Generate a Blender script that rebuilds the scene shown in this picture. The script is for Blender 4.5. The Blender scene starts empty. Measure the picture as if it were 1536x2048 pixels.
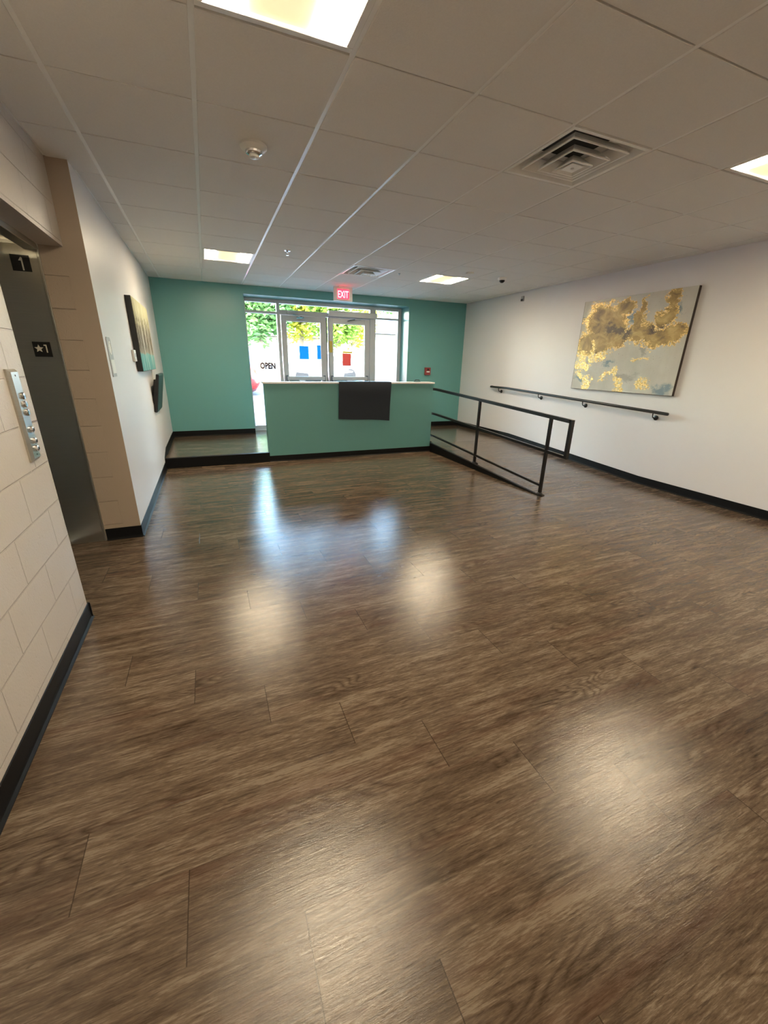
import bpy, bmesh, math, random
from mathutils import Vector, Matrix
random.seed(7)
D = bpy.data
SC = bpy.context.scene
COL = SC.collection
PI = math.pi

# ------------------------------------------------------------------ camera
CAMZ = 1.45
F_PX = 811.4
cd = D.cameras.new('camera'); cam = D.objects.new('camera', cd); COL.objects.link(cam)
cd.sensor_fit = 'HORIZONTAL'; cd.sensor_width = 36.0
cd.lens = F_PX / 1536.0 * 36.0
cd.clip_start = 0.02; cd.clip_end = 500
_R = Vector((0.92431925, -0.38111605, 0.01960792))
_U = Vector((0.11465941, 0.32635562, 0.93826714))
_F = Vector((0.36398782, 0.86501015, -0.34535533))
M = Matrix((( _R.x, _U.x, -_F.x, 0), (_R.y, _U.y, -_F.y, 0), (_R.z, _U.z, -_F.z, CAMZ), (0, 0, 0, 1)))
cam.matrix_world = M
SC.camera = cam

# ------------------------------------------------------------------ world, sun, exposure
SC.view_settings.view_transform = 'Standard'
SC.view_settings.look = 'None'
SC.view_settings.gamma = 1.0
SC.view_settings.use_curve_mapping = False
SC.view_settings.exposure = 1.25
SUN_STRENGTH = 6.0
SKY_STRENGTH = 3.7
LAMP = 46.0            # radiance of the troffer lenses
LAMP_COL = (1.0, 0.835, 0.58)
w = D.worlds.new('sky'); SC.world = w; w.use_nodes = True
nt = w.node_tree; nt.nodes.clear()
wo = nt.nodes.new('ShaderNodeOutputWorld'); bg = nt.nodes.new('ShaderNodeBackground')
sk = nt.nodes.new('ShaderNodeTexSky'); sk.sky_type = 'NISHITA'
sk.sun_disc = False; sk.sun_elevation = math.radians(48); sk.sun_rotation = math.radians(200)
sk.air_density = 1.4; sk.dust_density = 2.0
bg.inputs[1].default_value = SKY_STRENGTH
nt.links.new(sk.outputs[0], bg.inputs[0]); nt.links.new(bg.outputs[0], wo.inputs[0])
sd = D.lights.new('sun', 'SUN'); so = D.objects.new('sun', sd); COL.objects.link(so)
sd.energy = SUN_STRENGTH; sd.angle = math.radians(0.6); sd.color = (1.0, 0.95, 0.86)
so.rotation_euler = Vector((0.25, 0.72, -0.80)).to_track_quat('-Z', 'Y').to_euler()
so.location = (0, -10, 20)

# ------------------------------------------------------------------ materials
def new_mat(name):
    m = D.materials.new(name); m.use_nodes = True
    n = m.node_tree; n.nodes.clear()
    out = n.nodes.new('ShaderNodeOutputMaterial'); b = n.nodes.new('ShaderNodeBsdfPrincipled')
    n.links.new(b.outputs[0], out.inputs[0])
    return m, n, b
class G:
    """small node helper"""
    def __init__(s, nt): s.t = nt
    def n(s, kind, **kw):
        x = s.t.nodes.new(kind)
        for k, v in kw.items(): setattr(x, k, v)
        return x
    def l(s, a, b): s.t.links.new(a, b)
    def val(s, sock, v):
        if isinstance(v, (int, float, tuple)): sock.default_value = v
        else: s.l(v, sock)
    def math(s, op, a, b=0.0, c=None, clamp=False):
        x = s.n('ShaderNodeMath', operation=op, use_clamp=clamp)
        s.val(x.inputs[0], a); s.val(x.inputs[1], b)
        if c is not None: s.val(x.inputs[2], c)
        return x.outputs[0]
    def comb(s, a, b, c):
        x = s.n('ShaderNodeCombineXYZ'); s.val(x.inputs[0], a); s.val(x.inputs[1], b); s.val(x.inputs[2], c); return x.outputs[0]
    def pos(s):
        g = s.n('ShaderNodeNewGeometry'); q = s.n('ShaderNodeSeparateXYZ'); s.l(g.outputs['Position'], q.inputs[0]); return q.outputs
    def obj(s):
        g = s.n('ShaderNodeTexCoord'); q = s.n('ShaderNodeSeparateXYZ'); s.l(g.outputs['Object'], q.inputs[0]); return q.outputs
    def noise(s, vec, scale=5.0, detail=4.0, rough=0.5, dist=0.0):
        x = s.n('ShaderNodeTexNoise'); x.inputs['Scale'].default_value = scale; x.inputs['Detail'].default_value = detail
        x.inputs['Roughness'].default_value = rough; x.inputs['Distortion'].default_value = dist
        if vec is not None: s.l(vec, x.inputs['Vector'])
        return x.outputs[0]
    def ramp(s, fac, stops):
        x = s.n('ShaderNodeValToRGB'); e = x.color_ramp.elements
        while len(e) < len(stops): e.new(0.5)
        for i, (p, c) in enumerate(stops):
            e[i].position = p; e[i].color = (c, c, c, 1) if isinstance(c, (int, float)) else (*c, 1)
        s.val(x.inputs[0], fac); return x.outputs[0]
    def mix(s, fac, a, b, blend='MIX'):
        x = s.n('ShaderNodeMix', data_type='RGBA', blend_type=blend)
        s.val(x.inputs[0], fac)
        for i, v in ((6, a), (7, b)):
            if isinstance(v, tuple): x.inputs[i].default_value = (*v, 1)
            else: s.l(v, x.inputs[i])
        return x.outputs[2]
    def bump(s, h, strength, dist, bsdf):
        x = s.n('ShaderNodeBump'); x.inputs['Strength'].default_value = strength; x.inputs['Distance'].default_value = dist
        s.l(h, x.inputs['Height']); s.l(x.outputs[0], bsdf.inputs['Normal']); return x
def simple(name, col, rough=0.5, metal=0.0, spec=0.5, var=0.06, scale=40.0, bump=0.0, bdist=0.001):
    m, n, b = new_mat(name); g = G(n)
    p = g.n('ShaderNodeNewGeometry').outputs['Position']
    f = g.noise(p, scale, 3.0)
    lo = tuple(max(0, c * (1 - var)) for c in col); hi = tuple(min(1, c * (1 + var)) for c in col)
    g.l(g.mix(f, lo, hi), b.inputs['Base Color'])
    b.inputs['Roughness'].default_value = rough; b.inputs['Metallic'].default_value = metal
    b.inputs['Specular IOR Level'].default_value = spec
    if bump: g.bump(f, bump, bdist, b)
    return m
def emit(name, col, strength, base=(0.8, 0.8, 0.8)):
    m, n, b = new_mat(name)
    b.inputs['Base Color'].default_value = (*base, 1)
    b.inputs['Emission Color'].default_value = (*col, 1); b.inputs['Emission Strength'].default_value = strength
    b.inputs['Roughness'].default_value = 0.4
    return m
def floor_mat(name, warm=1.0):
    m, n, b = new_mat(name); g = G(n)
    X, Y, Z = g.pos()
    row = g.math('FLOOR', g.math('DIVIDE', g.math('SUBTRACT', Y, 0.0225), 0.2275))
    yv = g.math('SUBTRACT', g.math('DIVIDE', g.math('SUBTRACT', Y, 0.0225), 0.2275), row)
    xs = g.math('ADD', g.math('SUBTRACT', X, 0.384), g.math('MULTIPLY', g.math('SUBTRACT', row, 5.0), 0.3025))
    xd = g.math('DIVIDE', xs, 1.21)
    colm = g.math('FLOOR', xd); xv = g.math('SUBTRACT', xd, colm)
    wn = g.n('ShaderNodeTexWhiteNoise', noise_dimensions='2D'); g.l(g.comb(row, colm, 0.0), wn.inputs['Vector'])
    rnd = wn.outputs['Value']
    v1 = g.comb(g.math('ADD', g.math('MULTIPLY', X, 1.7), g.math('MULTIPLY', rnd, 37.0)), g.math('MULTIPLY', Y, 15.0), g.math('MULTIPLY', rnd, 11.0))
    cloud = g.noise(v1, 1.6, 6.0, 0.60, 0.25)
    v2 = g.comb(g.math('ADD', g.math('MULTIPLY', X, 5.0), g.math('MULTIPLY', rnd, 17.0)), g.math('MULTIPLY', Y, 62.0), g.math('MULTIPLY', rnd, 5.0))
    fine = g.noise(v2, 2.6, 8.0, 0.74, 0.35)
    v3 = g.comb(g.math('ADD', g.math('MULTIPLY', X, 0.75), g.math('MULTIPLY', rnd, 23.0)), g.math('MULTIPLY', Y, 4.2), g.math('MULTIPLY', rnd, 9.0))
    ringn = g.noise(v3, 1.25, 2.0, 0.45, 0.3)
    ring = g.math('ABSOLUTE', g.math('SUBTRACT', g.math('FRACT', g.math('MULTIPLY', ringn, 26.0)), 0.5))
    ring = g.math('MULTIPLY', ring, 2.0)
    patch = g.ramp(g.noise(v3, 2.3, 2.0), [(0.5, 0.0), (0.66, 1.0)])
    t = g.math('ADD', g.math('MULTIPLY', cloud, 0.70), g.math('MULTIPLY', fine, 0.98))
    v5 = g.comb(g.math('ADD', g.math('MULTIPLY', X, 14.0), g.math('MULTIPLY', rnd, 13.0)), g.math('MULTIPLY', Y, 70.0), rnd)
    mot = g.noise(v5, 2.0, 4.0, 0.7, 0.6)
    t = g.math('ADD', t, g.math('MULTIPLY', g.math('SUBTRACT', mot, 0.5), 0.30))
    t = g.math('ADD', t, g.math('MULTIPLY', g.math('SUBTRACT', g.noise(g.comb(g.math('MULTIPLY', X, 1.2), g.math('MULTIPLY', Y, 3.0), g.math('MULTIPLY', rnd, 3.0)), 2.0, 3.0), 0.5), 0.28))
    t = g.math('ADD', t, g.math('MULTIPLY', g.math('SUBTRACT', rnd, 0.5), 0.06))
    t = g.math('SUBTRACT', t, g.math('MULTIPLY', g.math('MULTIPLY', g.math('POWER', g.math('SUBTRACT', 1.0, ring), 2.0), patch), 0.20))
    col = g.ramp(t, [(0.50, (0.030, 0.018, 0.011)), (0.70, (0.080, 0.053, 0.0345)), (0.86, (0.123, 0.087, 0.059)), (1.0, (0.21, 0.16, 0.115))])
    fis = g.ramp(g.noise(g.comb(g.math('ADD', g.math('MULTIPLY', X, 7.0), g.math('MULTIPLY', rnd, 31.0)), g.math('MULTIPLY', Y, 85.0), rnd), 1.3, 3.0, 0.6, 0.5), [(0.60, 0.0), (0.66, 1.0)])
    col = g.mix(g.math('MULTIPLY', fis, 0.45), col, (0.030, 0.018, 0.011))
    redn = g.ramp(g.noise(v1, 0.9, 3.0), [(0.52, 0.0), (0.70, 1.0)])
    col = g.mix(g.math('MULTIPLY', redn, 0.30), col, (0.085, 0.032, 0.018))
    # seams
    ex = g.math('LESS_THAN', g.math('MINIMUM', xv, g.math('SUBTRACT', 1.0, xv)), 0.0014)
    ey = g.math('LESS_THAN', g.math('MINIMUM', yv, g.math('SUBTRACT', 1.0, yv)), 0.004)
    seam = g.math('MAXIMUM', ex, g.math('MULTIPLY', ey, 0.35))
    col = g.mix(g.math('MULTIPLY', seam, 0.7), col, (0.02, 0.012, 0.007))
    g.l(col, b.inputs['Base Color'])
    v4 = g.comb(g.math('MULTIPLY', X, 8.0), g.math('MULTIPLY', Y, 120.0), rnd)
    scr = g.noise(v4, 1.0, 5.0, 0.6, 0.8)
    rg = g.math('ADD', 0.07, g.math('MULTIPLY', fine, 0.13))
    g.l(rg, b.inputs['Roughness'])
    b.inputs['Specular IOR Level'].default_value = 0.48
    h = g.math('ADD', g.math('MULTIPLY', mot, 0.8), g.math('MULTIPLY', fine, 0.9))
    h = g.math('ADD', h, g.math('MULTIPLY', scr, 0.7))
    h = g.math('ADD', h, g.math('MULTIPLY', g.noise(g.comb(X, g.math('MULTIPLY', Y, 2.5), 0.0), 3.0, 2.0), 1.5))
    h = g.math('SUBTRACT', h, g.math('MULTIPLY', seam, 1.2))
    g.bump(h, 0.30, 0.0015, b)
    return m
def paint_mat(name, col, rough=0.5, spec=0.4, bump=0.12):
    m, n, b = new_mat(name); g = G(n)
    p = g.n('ShaderNodeNewGeometry').outputs['Position']
    a = g.noise(p, 220.0, 2.0); c = g.noise(p, 1.1, 3.0)
    g.l(g.mix(c, tuple(x * 0.97 for x in col), tuple(min(1, x * 1.03) for x in col)), b.inputs['Base Color'])
    b.inputs['Roughness'].default_value = rough; b.inputs['Specular IOR Level'].default_value = spec
    g.bump(a, bump, 0.0008, b)
    return m
def cmu_mat(name, col, axis='x', off=(0.0, 0.0)):
    m, n, b = new_mat(name); g = G(n)
    X, Y, Z = g.pos()
    U = Y if axis == 'x' else X
    u = g.math('ADD', U, off[0]); v = g.math('ADD', Z, off[1])
    br = g.n('ShaderNodeTexBrick'); g.l(g.comb(u, v, 0.0), br.inputs['Vector'])
    br.offset = 0.5; br.offset_frequency = 2
    br.inputs['Scale'].default_value = 1.0; br.inputs['Brick Width'].default_value = 0.4064; br.inputs['Row Height'].default_value = 0.2032
    br.inputs['Mortar Size'].default_value = 0.0038; br.inputs['Mortar Smooth'].default_value = 0.6
    mort = br.outputs['Fac']
    if axis == 'x':        # control joint near the corner
        cj = g.math('LESS_THAN', g.math('ABSOLUTE', g.math('SUBTRACT', Y, 2.30)), 0.005)
        mort = g.math('MAXIMUM', mort, cj)
    p = g.n('ShaderNodeNewGeometry').outputs['Position']
    pit = g.noise(p, 95.0, 4.0, 0.6); pits = g.ramp(g.noise(p, 42.0, 2.0), [(0.30, 0.0), (0.36, 1.0)])
    big = g.noise(p, 2.0, 3.0)
    g.l(g.mix(big, tuple(x * 0.95 for x in col), tuple(min(1, x * 1.04) for x in col)), b.inputs['Base Color'])
    b.inputs['Roughness'].default_value = 0.38; b.inputs['Specular IOR Level'].default_value = 0.5
    h = g.math('ADD', g.math('MULTIPLY', pit, 0.22), g.math('MULTIPLY', pits, 0.10))
    h = g.math('SUBTRACT', h, g.math('MULTIPLY', mort, 1.0))
    g.bump(h, 1.0, 0.006, b)
    return m
def brushed(name, col, rough=0.3):
    m, n, b = new_mat(name); g = G(n)
    X, Y, Z = g.pos()
    f = g.noise(g.comb(g.math('MULTIPLY', X, 4.0), g.math('MULTIPLY', Y, 4.0), g.math('MULTIPLY', Z, 260.0)), 1.0, 3.0)
    g.l(g.mix(f, tuple(x * 0.9 for x in col), tuple(min(1, x * 1.1) for x in col)), b.inputs['Base Color'])
    b.inputs['Metallic'].default_value = 1.0; b.inputs['Roughness'].default_value = rough
    g.bump(f, 0.15, 0.0005, b)
    return m
def glass_mat(name, tint=(0.93, 0.97, 0.96)):
    m = D.materials.new(name); m.use_nodes = True; n = m.node_tree; n.nodes.clear(); g = G(n)
    out = g.n('ShaderNodeOutputMaterial'); t = g.n('ShaderNodeBsdfTransparent'); t.inputs[0].default_value = (*tint, 1)
    gl = g.n('ShaderNodeBsdfGlossy'); gl.inputs['Roughness'].default_value = 0.02
    fr = g.n('ShaderNodeFresnel'); fr.inputs[0].default_value = 1.45
    mx = g.n('ShaderNodeMixShader'); g.l(fr.outputs[0], mx.inputs[0]); g.l(t.outputs[0], mx.inputs[1]); g.l(gl.outputs[0], mx.inputs[2])
    g.l(mx.outputs[0], out.inputs[0]); return m
def tile_mat():
    m, n, b = new_mat('ceiling_tile'); g = G(n)
    p = g.n('ShaderNodeNewGeometry').outputs['Position']
    a = g.noise(p, 160.0, 4.0, 0.7)
    g.l(g.mix(a, (0.72, 0.705, 0.685), (0.84, 0.825, 0.80)), b.inputs['Base Color'])
    b.inputs['Roughness'].default_value = 0.95; b.inputs['Specular IOR Level'].default_value = 0.15
    g.bump(a, 0.5, 0.0015, b); return m

MT = {}
MT['floor'] = floor_mat('vinyl_planks')
MT['white_wall'] = paint_mat('white_paint', (0.72, 0.705, 0.715), 0.42)
MT['teal'] = paint_mat('teal_paint', (0.135, 0.350, 0.338), 0.33, 0.5)
MT['tan'] = paint_mat('tan_paint', (0.40, 0.325, 0.26), 0.45)
MT['cmu'] = cmu_mat('painted_block', (0.53, 0.48, 0.445), 'x', (0.08, 0.07))
MT['cmu_tan'] = cmu_mat('painted_block_return', (0.40, 0.325, 0.26), 'y', (0.80, 0.07))
MT['tile'] = tile_mat()
MT['grid'] = simple('grid_metal', (0.86, 0.86, 0.85), 0.28, 0.0, 0.6, 0.02)
MT['base'] = simple('black_rubber', (0.007, 0.007, 0.008), 0.5, 0, 0.15, 0.2)
MT['black_metal'] = simple('black_metal', (0.010, 0.009, 0.010), 0.32, 0.0, 0.4, 0.2)
MT['steel'] = brushed('brushed_steel', (0.50, 0.48, 0.43), 0.30)
MT['chrome'] = simple('chrome', (0.72, 0.72, 0.74), 0.14, 1.0, 0.5, 0.02)
MT['dark_steel'] = simple('dark_steel', (0.12, 0.12, 0.12), 0.3, 1.0, 0.5, 0.05)
MT['alu'] = simple('aluminium_frame', (0.46, 0.47, 0.49), 0.38, 0.2, 0.5, 0.03)
MT['alu_dark'] = simple('grey_gasket', (0.10, 0.12, 0.15), 0.5)
MT['glass'] = glass_mat('window_glass')
MT['cap'] = simple('white_cap_paint', (0.82, 0.81, 0.79), 0.25, 0, 0.5, 0.02)
MT['mat'] = simple('black_mat', (0.017, 0.023, 0.034), 0.5, 0, 0.3, 0.12, 300.0, 0.3, 0.0006)
MT['white_plastic'] = simple('white_plastic', (0.80, 0.79, 0.76), 0.35, 0, 0.5, 0.02)
MT['grey_plastic'] = simple('grey_plastic', (0.38, 0.39, 0.40), 0.35, 0, 0.5, 0.03)
MT['red_plastic'] = simple('red_plastic', (0.26, 0.045, 0.045), 0.35)
MT['black_plastic'] = simple('black_plastic', (0.010, 0.010, 0.011), 0.32)
MT['screen'] = simple('dark_screen', (0.006, 0.008, 0.008), 0.28, 0, 0.25, 0.05)
MT['lamp_side'] = emit('lamp_lens', LAMP_COL, LAMP)
MT['lamp_mid'] = emit('lamp_centre', (1.0, 0.70, 0.36), 0.42)
MT['exit_red'] = emit('exit_red', (1.0, 0.03, 0.06), 1.6, (0.5, 0.02, 0.03))
MT['exit_bright'] = emit('exit_letters', (1.0, 0.10, 0.12), 5.0, (0.5, 0.05, 0.05))
MT['off_white_letter'] = simple('pale_letter', (0.62, 0.59, 0.50), 0.4)
MT['sign_black'] = simple('sign_black', (0.006, 0.006, 0.006), 0.4)
MT['concrete'] = simple('concrete', (0.13, 0.13, 0.13), 0.9, 0, 0.3, 0.08, 12.0, 0.3, 0.002)
MT['asphalt'] = simple('asphalt', (0.065, 0.065, 0.065), 0.9, 0, 0.3, 0.12, 30.0, 0.4, 0.004)
MT['stucco'] = simple('stucco', (0.35, 0.34, 0.32), 0.9, 0, 0.3, 0.06, 20.0)
MT['roofing'] = simple('roofing', (0.12, 0.12, 0.12), 0.9)

# ------------------------------------------------------------------ mesh helpers
def nb(): return bmesh.new()
def box(bm, x0, x1, y0, y1, z0, z1, bev=0.0, seg=1, mat=None):
    r = bmesh.ops.create_cube(bm, size=1.0)
    vs = r['verts']
    for v in vs:
        v.co = Vector(((x0 + x1) / 2 + v.co.x * (x1 - x0), (y0 + y1) / 2 + v.co.y * (y1 - y0), (z0 + z1) / 2 + v.co.z * (z1 - z0)))
        if mat is not None: v.co = mat @ v.co
    if bev > 0:
        es = set(e for v in vs for e in v.link_edges)
        bmesh.ops.bevel(bm, geom=list(es), offset=bev, segments=seg, profile=0.7, affect='EDGES')
    return vs
def prism(bm, pts, ax, a, b):
    """closed outline pts (2D) extruded along axis ax from a to b"""
    def mk(p, t):
        return {'x': (t, p[0], p[1]), 'y': (p[0], t, p[1]), 'z': (p[0], p[1], t)}[ax]
    A = [bm.verts.new(mk(p, a)) for p in pts]; B = [bm.verts.new(mk(p, b)) for p in pts]
    n = len(pts)
    bm.faces.new(A); bm.faces.new(list(reversed(B)))
    for i in range(n): bm.faces.new((A[i], B[i], B[(i + 1) % n], A[(i + 1) % n]))
    bmesh.ops.recalc_face_normals(bm, faces=bm.faces)
def frame_axes(d):
    d = d.normalized(); up = Vector((0, 0, 1)) if abs(d.z) < 0.95 else Vector((0, 1, 0))
    s = d.cross(up).normalized(); return s, s.cross(d).normalized()
def tube(bm, pts, r, seg=10, square=False, cap=True):
    pts = [Vector(p) for p in pts]; rings = []
    rr = r if isinstance(r, (list, tuple)) else [r] * len(pts)
    if square: seg = 4
    for i, p in enumerate(pts):
        if i == 0: d = pts[1] - p
        elif i == len(pts) - 1: d = p - pts[i - 1]
        else: d = (pts[i + 1] - p).normalized() + (p - pts[i - 1]).normalized()
        s, u = frame_axes(d)
        k = 1.0
        if 0 < i < len(pts) - 1:
            a = (pts[i + 1] - p).normalized().dot((p - pts[i - 1]).normalized()); k = 1 / max(0.5, math.sqrt((1 + a) / 2))
        ring = []
        for j in range(seg):
            t = 2 * PI * (j + (0.5 if square else 0)) / seg
            rad = rr[i] * (math.sqrt(2) if square else 1)
            ring.append(bm.verts.new(p + s * math.cos(t) * rad + u * math.sin(t) * rad * (k if square else 1)))
        rings.append(ring)
    for a, b in zip(rings, rings[1:]):
        for j in range(seg): bm.faces.new((a[j], a[(j + 1) % seg], b[(j + 1) % seg], b[j]))
    if cap:
        bm.faces.new(list(reversed(rings[0]))); bm.faces.new(rings[-1])
    bmesh.ops.recalc_face_normals(bm, faces=bm.faces)
def lathe(bm, prof, c, ax='z', seg=24, sx=1.0, sy=1.0):
    """prof: (radius, height) list; ax: direction of height"""
    rings = []
    for r, h in prof:
        ring = []
        for j in range(seg):
            t = 2 * PI * j / seg; a, b = math.cos(t) * r * sx, math.sin(t) * r * sy
            q = {'z': (a, b, h), 'x': (h, a, b), 'y': (a, h, b)}[ax]
            ring.append(bm.verts.new(Vector(c) + Vector(q)))
        rings.append(ring)
    for a, b in zip(rings, rings[1:]):
        for j in range(seg): bm.faces.new((a[j], a[(j + 1) % seg], b[(j + 1) % seg], b[j]))
    for rg in (rings[0], rings[-1]):
        if max((v.co - rg[0].co).length for v in rg) > 1e-6: bm.faces.new(rg)
    bmesh.ops.recalc_face_normals(bm, faces=bm.faces)
def star(bm, c, R, r, ax_u, ax_v, depth_v):
    pts = []
    for k in range(10):
        a = PI / 2 + k * PI / 5; q = R if k % 2 == 0 else r
        pts.append(Vector(c) + Vector(ax_u) * math.cos(a) * q + Vector(ax_v) * math.sin(a) * q)
    cv = bm.verts.new(Vector(c) + Vector(depth_v)); vs = [bm.verts.new(p + Vector(depth_v)) for p in pts]; bs = [bm.verts.new(p) for p in pts]
    for i in range(10):
        bm.faces.new((cv, vs[i], vs[(i + 1) % 10])); bm.faces.new((vs[i], bs[i], bs[(i + 1) % 10], vs[(i + 1) % 10]))
    bmesh.ops.recalc_face_normals(bm, faces=bm.faces)
def letters(bm, text, origin, ux, uz, size, depth=0.003, spacing=1.0, xscale=1.0, fat=0.012):
    """text mesh: baseline start at origin, ux right, uz up (unit vectors)"""
    cu = D.curves.new('t', 'FONT'); cu.body = text; cu.size = size; cu.extrude = depth / 2; cu.space_character = spacing; cu.resolution_u = 2
    cu.offset = size * fat
    o = D.objects.new('t', cu); COL.objects.link(o)
    dg = bpy.context.evaluated_depsgraph_get(); dg.update()
    me = D.meshes.new_from_object(o.evaluated_get(dg))
    ux = Vector(ux); uz = Vector(uz); nn = ux.cross(uz)
    for v in me.vertices:
        v.co = Vector(origin) + ux * v.co.x * xscale + uz * v.co.y + nn * v.co.z
    bm.from_mesh(me)
    D.objects.remove(o); D.curves.remove(cu); D.meshes.remove(me)

def wloc(o):
    v = Vector((0, 0, 0))
    while o is not None: v = v + o.location; o = o.parent
    return v
def obj(name, bm, mat, parent=None, smooth=False):
    me = D.meshes.new(name)
    o = D.objects.new(name, me); COL.objects.link(o)
    if parent is not None:
        o.parent = parent; sh = wloc(parent)
    else:
        xs = [v.co for v in bm.verts]
        mn = Vector([min(c[i] for c in xs) for i in range(3)]); mx = Vector([max(c[i] for c in xs) for i in range(3)])
        sh = Vector(((mn.x + mx.x) / 2, (mn.y + mx.y) / 2, mn.z)); o.location = sh
    for v in bm.verts: v.co = v.co - sh
    bm.to_mesh(me); bm.free(); me.materials.append(mat)
    if smooth:
        for p in me.polygons: p.use_smooth = True
        if hasattr(me, 'set_sharp_from_angle'): me.set_sharp_from_angle(angle=math.radians(38))
    return o
def thing(name, label, cat, loc, group=None):
    o = D.objects.new(name, None); COL.objects.link(o); o.location = loc; o.empty_display_size = 0.1
    o['label'] = label; o['category'] = cat
    if group: o['group'] = group
    return o
def tag(o, label, cat, group=None):
    o['label'] = label; o['category'] = cat
    if group: o['group'] = group
    return o
def struct(name, bm, mat, parent=None, smooth=False):
    o = obj(name, bm, mat, parent, smooth)
    if parent is None: o['kind'] = 'structure'
    return o
def dup(root, loc, label=None):
    r = root.copy(); COL.objects.link(r); r.location = loc
    if label: r['label'] = label
    for ch in list(root.children):
        c = ch.copy(); COL.objects.link(c); c.parent = r
        for gch in list(ch.children):
            d = gch.copy(); COL.objects.link(d); d.parent = c
    return r

# ------------------------------------------------------------------ room dimensions (metres, measured)
ZC = 2.638           # ceiling
XL = -0.675          # long white wall on the left
XB = -0.80           # block wall on the left
YE = 3.77            # end of the elevator opening / start of the white wall
YN = 2.535           # near corner of the elevator opening
YW = 8.06            # teal end wall
XR = 5.16            # right wall
YK = -3.6            # wall behind the camera
ZP = 0.14            # raised entrance platform
YP = 6.25            # its edge
YS = 8.46            # storefront plane
XH0, XH1 = 0.735, 3.475   # half wall
GX, GY, TS = 0.0958, 2.1123, 0.6096   # ceiling grid origin and pitch
RY0 = 3.55           # foot of the ramp
def ramp_z(y): return max(0.0, min(ZP, (y - RY0) / (YP - RY0) * ZP))

# ------------------------------------------------------------------ floor, platform, ramp
bm = nb(); box(bm, XB - 1.2, XR + 0.15, YK - 0.15, YW + 0.5, -0.12, 0.0); struct('floor', bm, MT['floor'])
bm = nb()
box(bm, XL, XH0, YP, YW, 0.0, ZP)
box(bm, XH0, XR, YP + 0.002, YW, 0.0, ZP)
box(bm, 0.722, 3.838, YW, YS + 0.06, 0.0, ZP)
struct('floor_platform', bm, MT['floor'])
bm = nb(); prism(bm, [(RY0, 0.0), (YP + 0.002, 0.0), (YP + 0.002, ZP)], 'x', XH1 + 0.006, XR); struct('floor_ramp', bm, MT['floor'])
bm = nb()
box(bm, XL, XH0 + 0.002, YP - 0.006, YP, 0.0, ZP - 0.006); box(bm, XL, XH0 + 0.002, YP - 0.012, YP + 0.045, ZP - 0.006, ZP + 0.004, 0.003)
struct('trim_1', bm, MT['base'])          # riser and nosing of the step
bm = nb(); prism(bm, [(RY0 - 0.02, 0.0), (YP - 0.01, 0.0), (YP - 0.01, ZP + 0.004), (RY0 - 0.02, 0.004)], 'x', XH1 - 0.004, XH1 + 0.008)
prism(bm, [(RY0 - 0.05, 0.0), (YP - 0.01, ZP + 0.000), (YP - 0.01, ZP + 0.006), (RY0 - 0.05, 0.006)], 'x', XH1 - 0.006, XH1 + 0.03)
struct('trim_2', bm, MT['base'])          # black edge of the ramp

# ------------------------------------------------------------------ walls
bm = nb(); box(bm, XL - 0.125, XL, YE + 0.003, YW, 0.0, ZC + 0.05); struct('wall_left', bm, MT['white_wall'])
bm = nb(); box(bm, XL - 0.125, XL, YE, YE + 0.003, 0.0, ZC + 0.05); struct('wall_left_end', bm, MT['tan'])
bm = nb(); box(bm, XB - 0.14, XB, YK, YN, 0.0, ZC + 0.05, 0.012, 2); box(bm, XB - 0.14, XB, YN, YE + 0.1, 2.14, ZC + 0.05)
struct('wall_left_block', bm, MT['cmu'])
bm = nb(); box(bm, XB - 0.14, XB, YE, YE + 0.2, 0.0, 2.14); struct('wall_left_return', bm, MT['cmu_tan'])
bm = nb(); prism(bm, [(YK, 0.0), (YW + 0.5, 0.0), (YW + 0.5, ZC + 0.05), (YK, ZC + 0.05)], 'x', XR, XR + 0.15); struct('wall_right', bm, MT['white_wall'])
bm = nb(); box(bm, XB - 0.14, XR + 0.15, YK - 0.15, YK, 0.0, ZC + 0.05); struct('wall_back', bm, MT['white_wall'])
bm = nb()
box(bm, XL - 0.3, 0.72, YW, YS + 0.1, 0.0, ZC + 0.05); box(bm, 3.84, XR, YW, YS + 0.1, 0.0, ZC + 0.05); box(bm, 0.72, 3.84, YW, YS + 0.1, 2.50, ZC + 0.05)
struct('wall_far', bm, MT['teal'])

# cove bases
def base_run(name, p0, p1, n, h=0.10, z0=None, z1=None, toe=True):
    """black cove base from p0 to p1 (x,y), n = direction into the room"""
    z0 = 0.0 if z0 is None else z0; z1 = z0 if z1 is None else z1
    bm = nb(); p0 = Vector((*p0, z0)); p1 = Vector((*p1, z1)); n = Vector((*n, 0))
    prof = [(0.0, 0.0), (0.016, 0.0), (0.015, 0.003), (0.006, 0.012), (0.004, 0.022), (0.004, h - 0.002), (0.002, h), (0.0, h)]
    A = [bm.verts.new(p0 + n * a + Vector((0, 0, b))) for a, b in prof]; B = [bm.verts.new(p1 + n * a + Vector((0, 0, b))) for a, b in prof]
    k = len(prof)
    for i in range(k): bm.faces.new((A[i], B[i], B[(i + 1) % k], A[(i + 1) % k]))
    bm.faces.new(A); bm.faces.new(list(reversed(B))); bmesh.ops.recalc_face_normals(bm, faces=bm.faces)
    return bm
def join_bm(bms):
    r = nb()
    for b in bms:
        me = D.meshes.new('j'); b.to_mesh(me); r.from_mesh(me); D.meshes.remove(me); b.free()
    return r
struct('baseboard_left_near', join_bm([base_run('', (XB, YK), (XB, YN + 0.012), (1, 0)), base_run('', (XB - 0.13, YN), (XB + 0.012, YN), (0, 1))]), MT['base'])
struct('baseboard_left_end', base_run('', (XB - 0.135, YE), (XL + 0.005, YE), (0, -1)), MT['base'])
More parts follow.
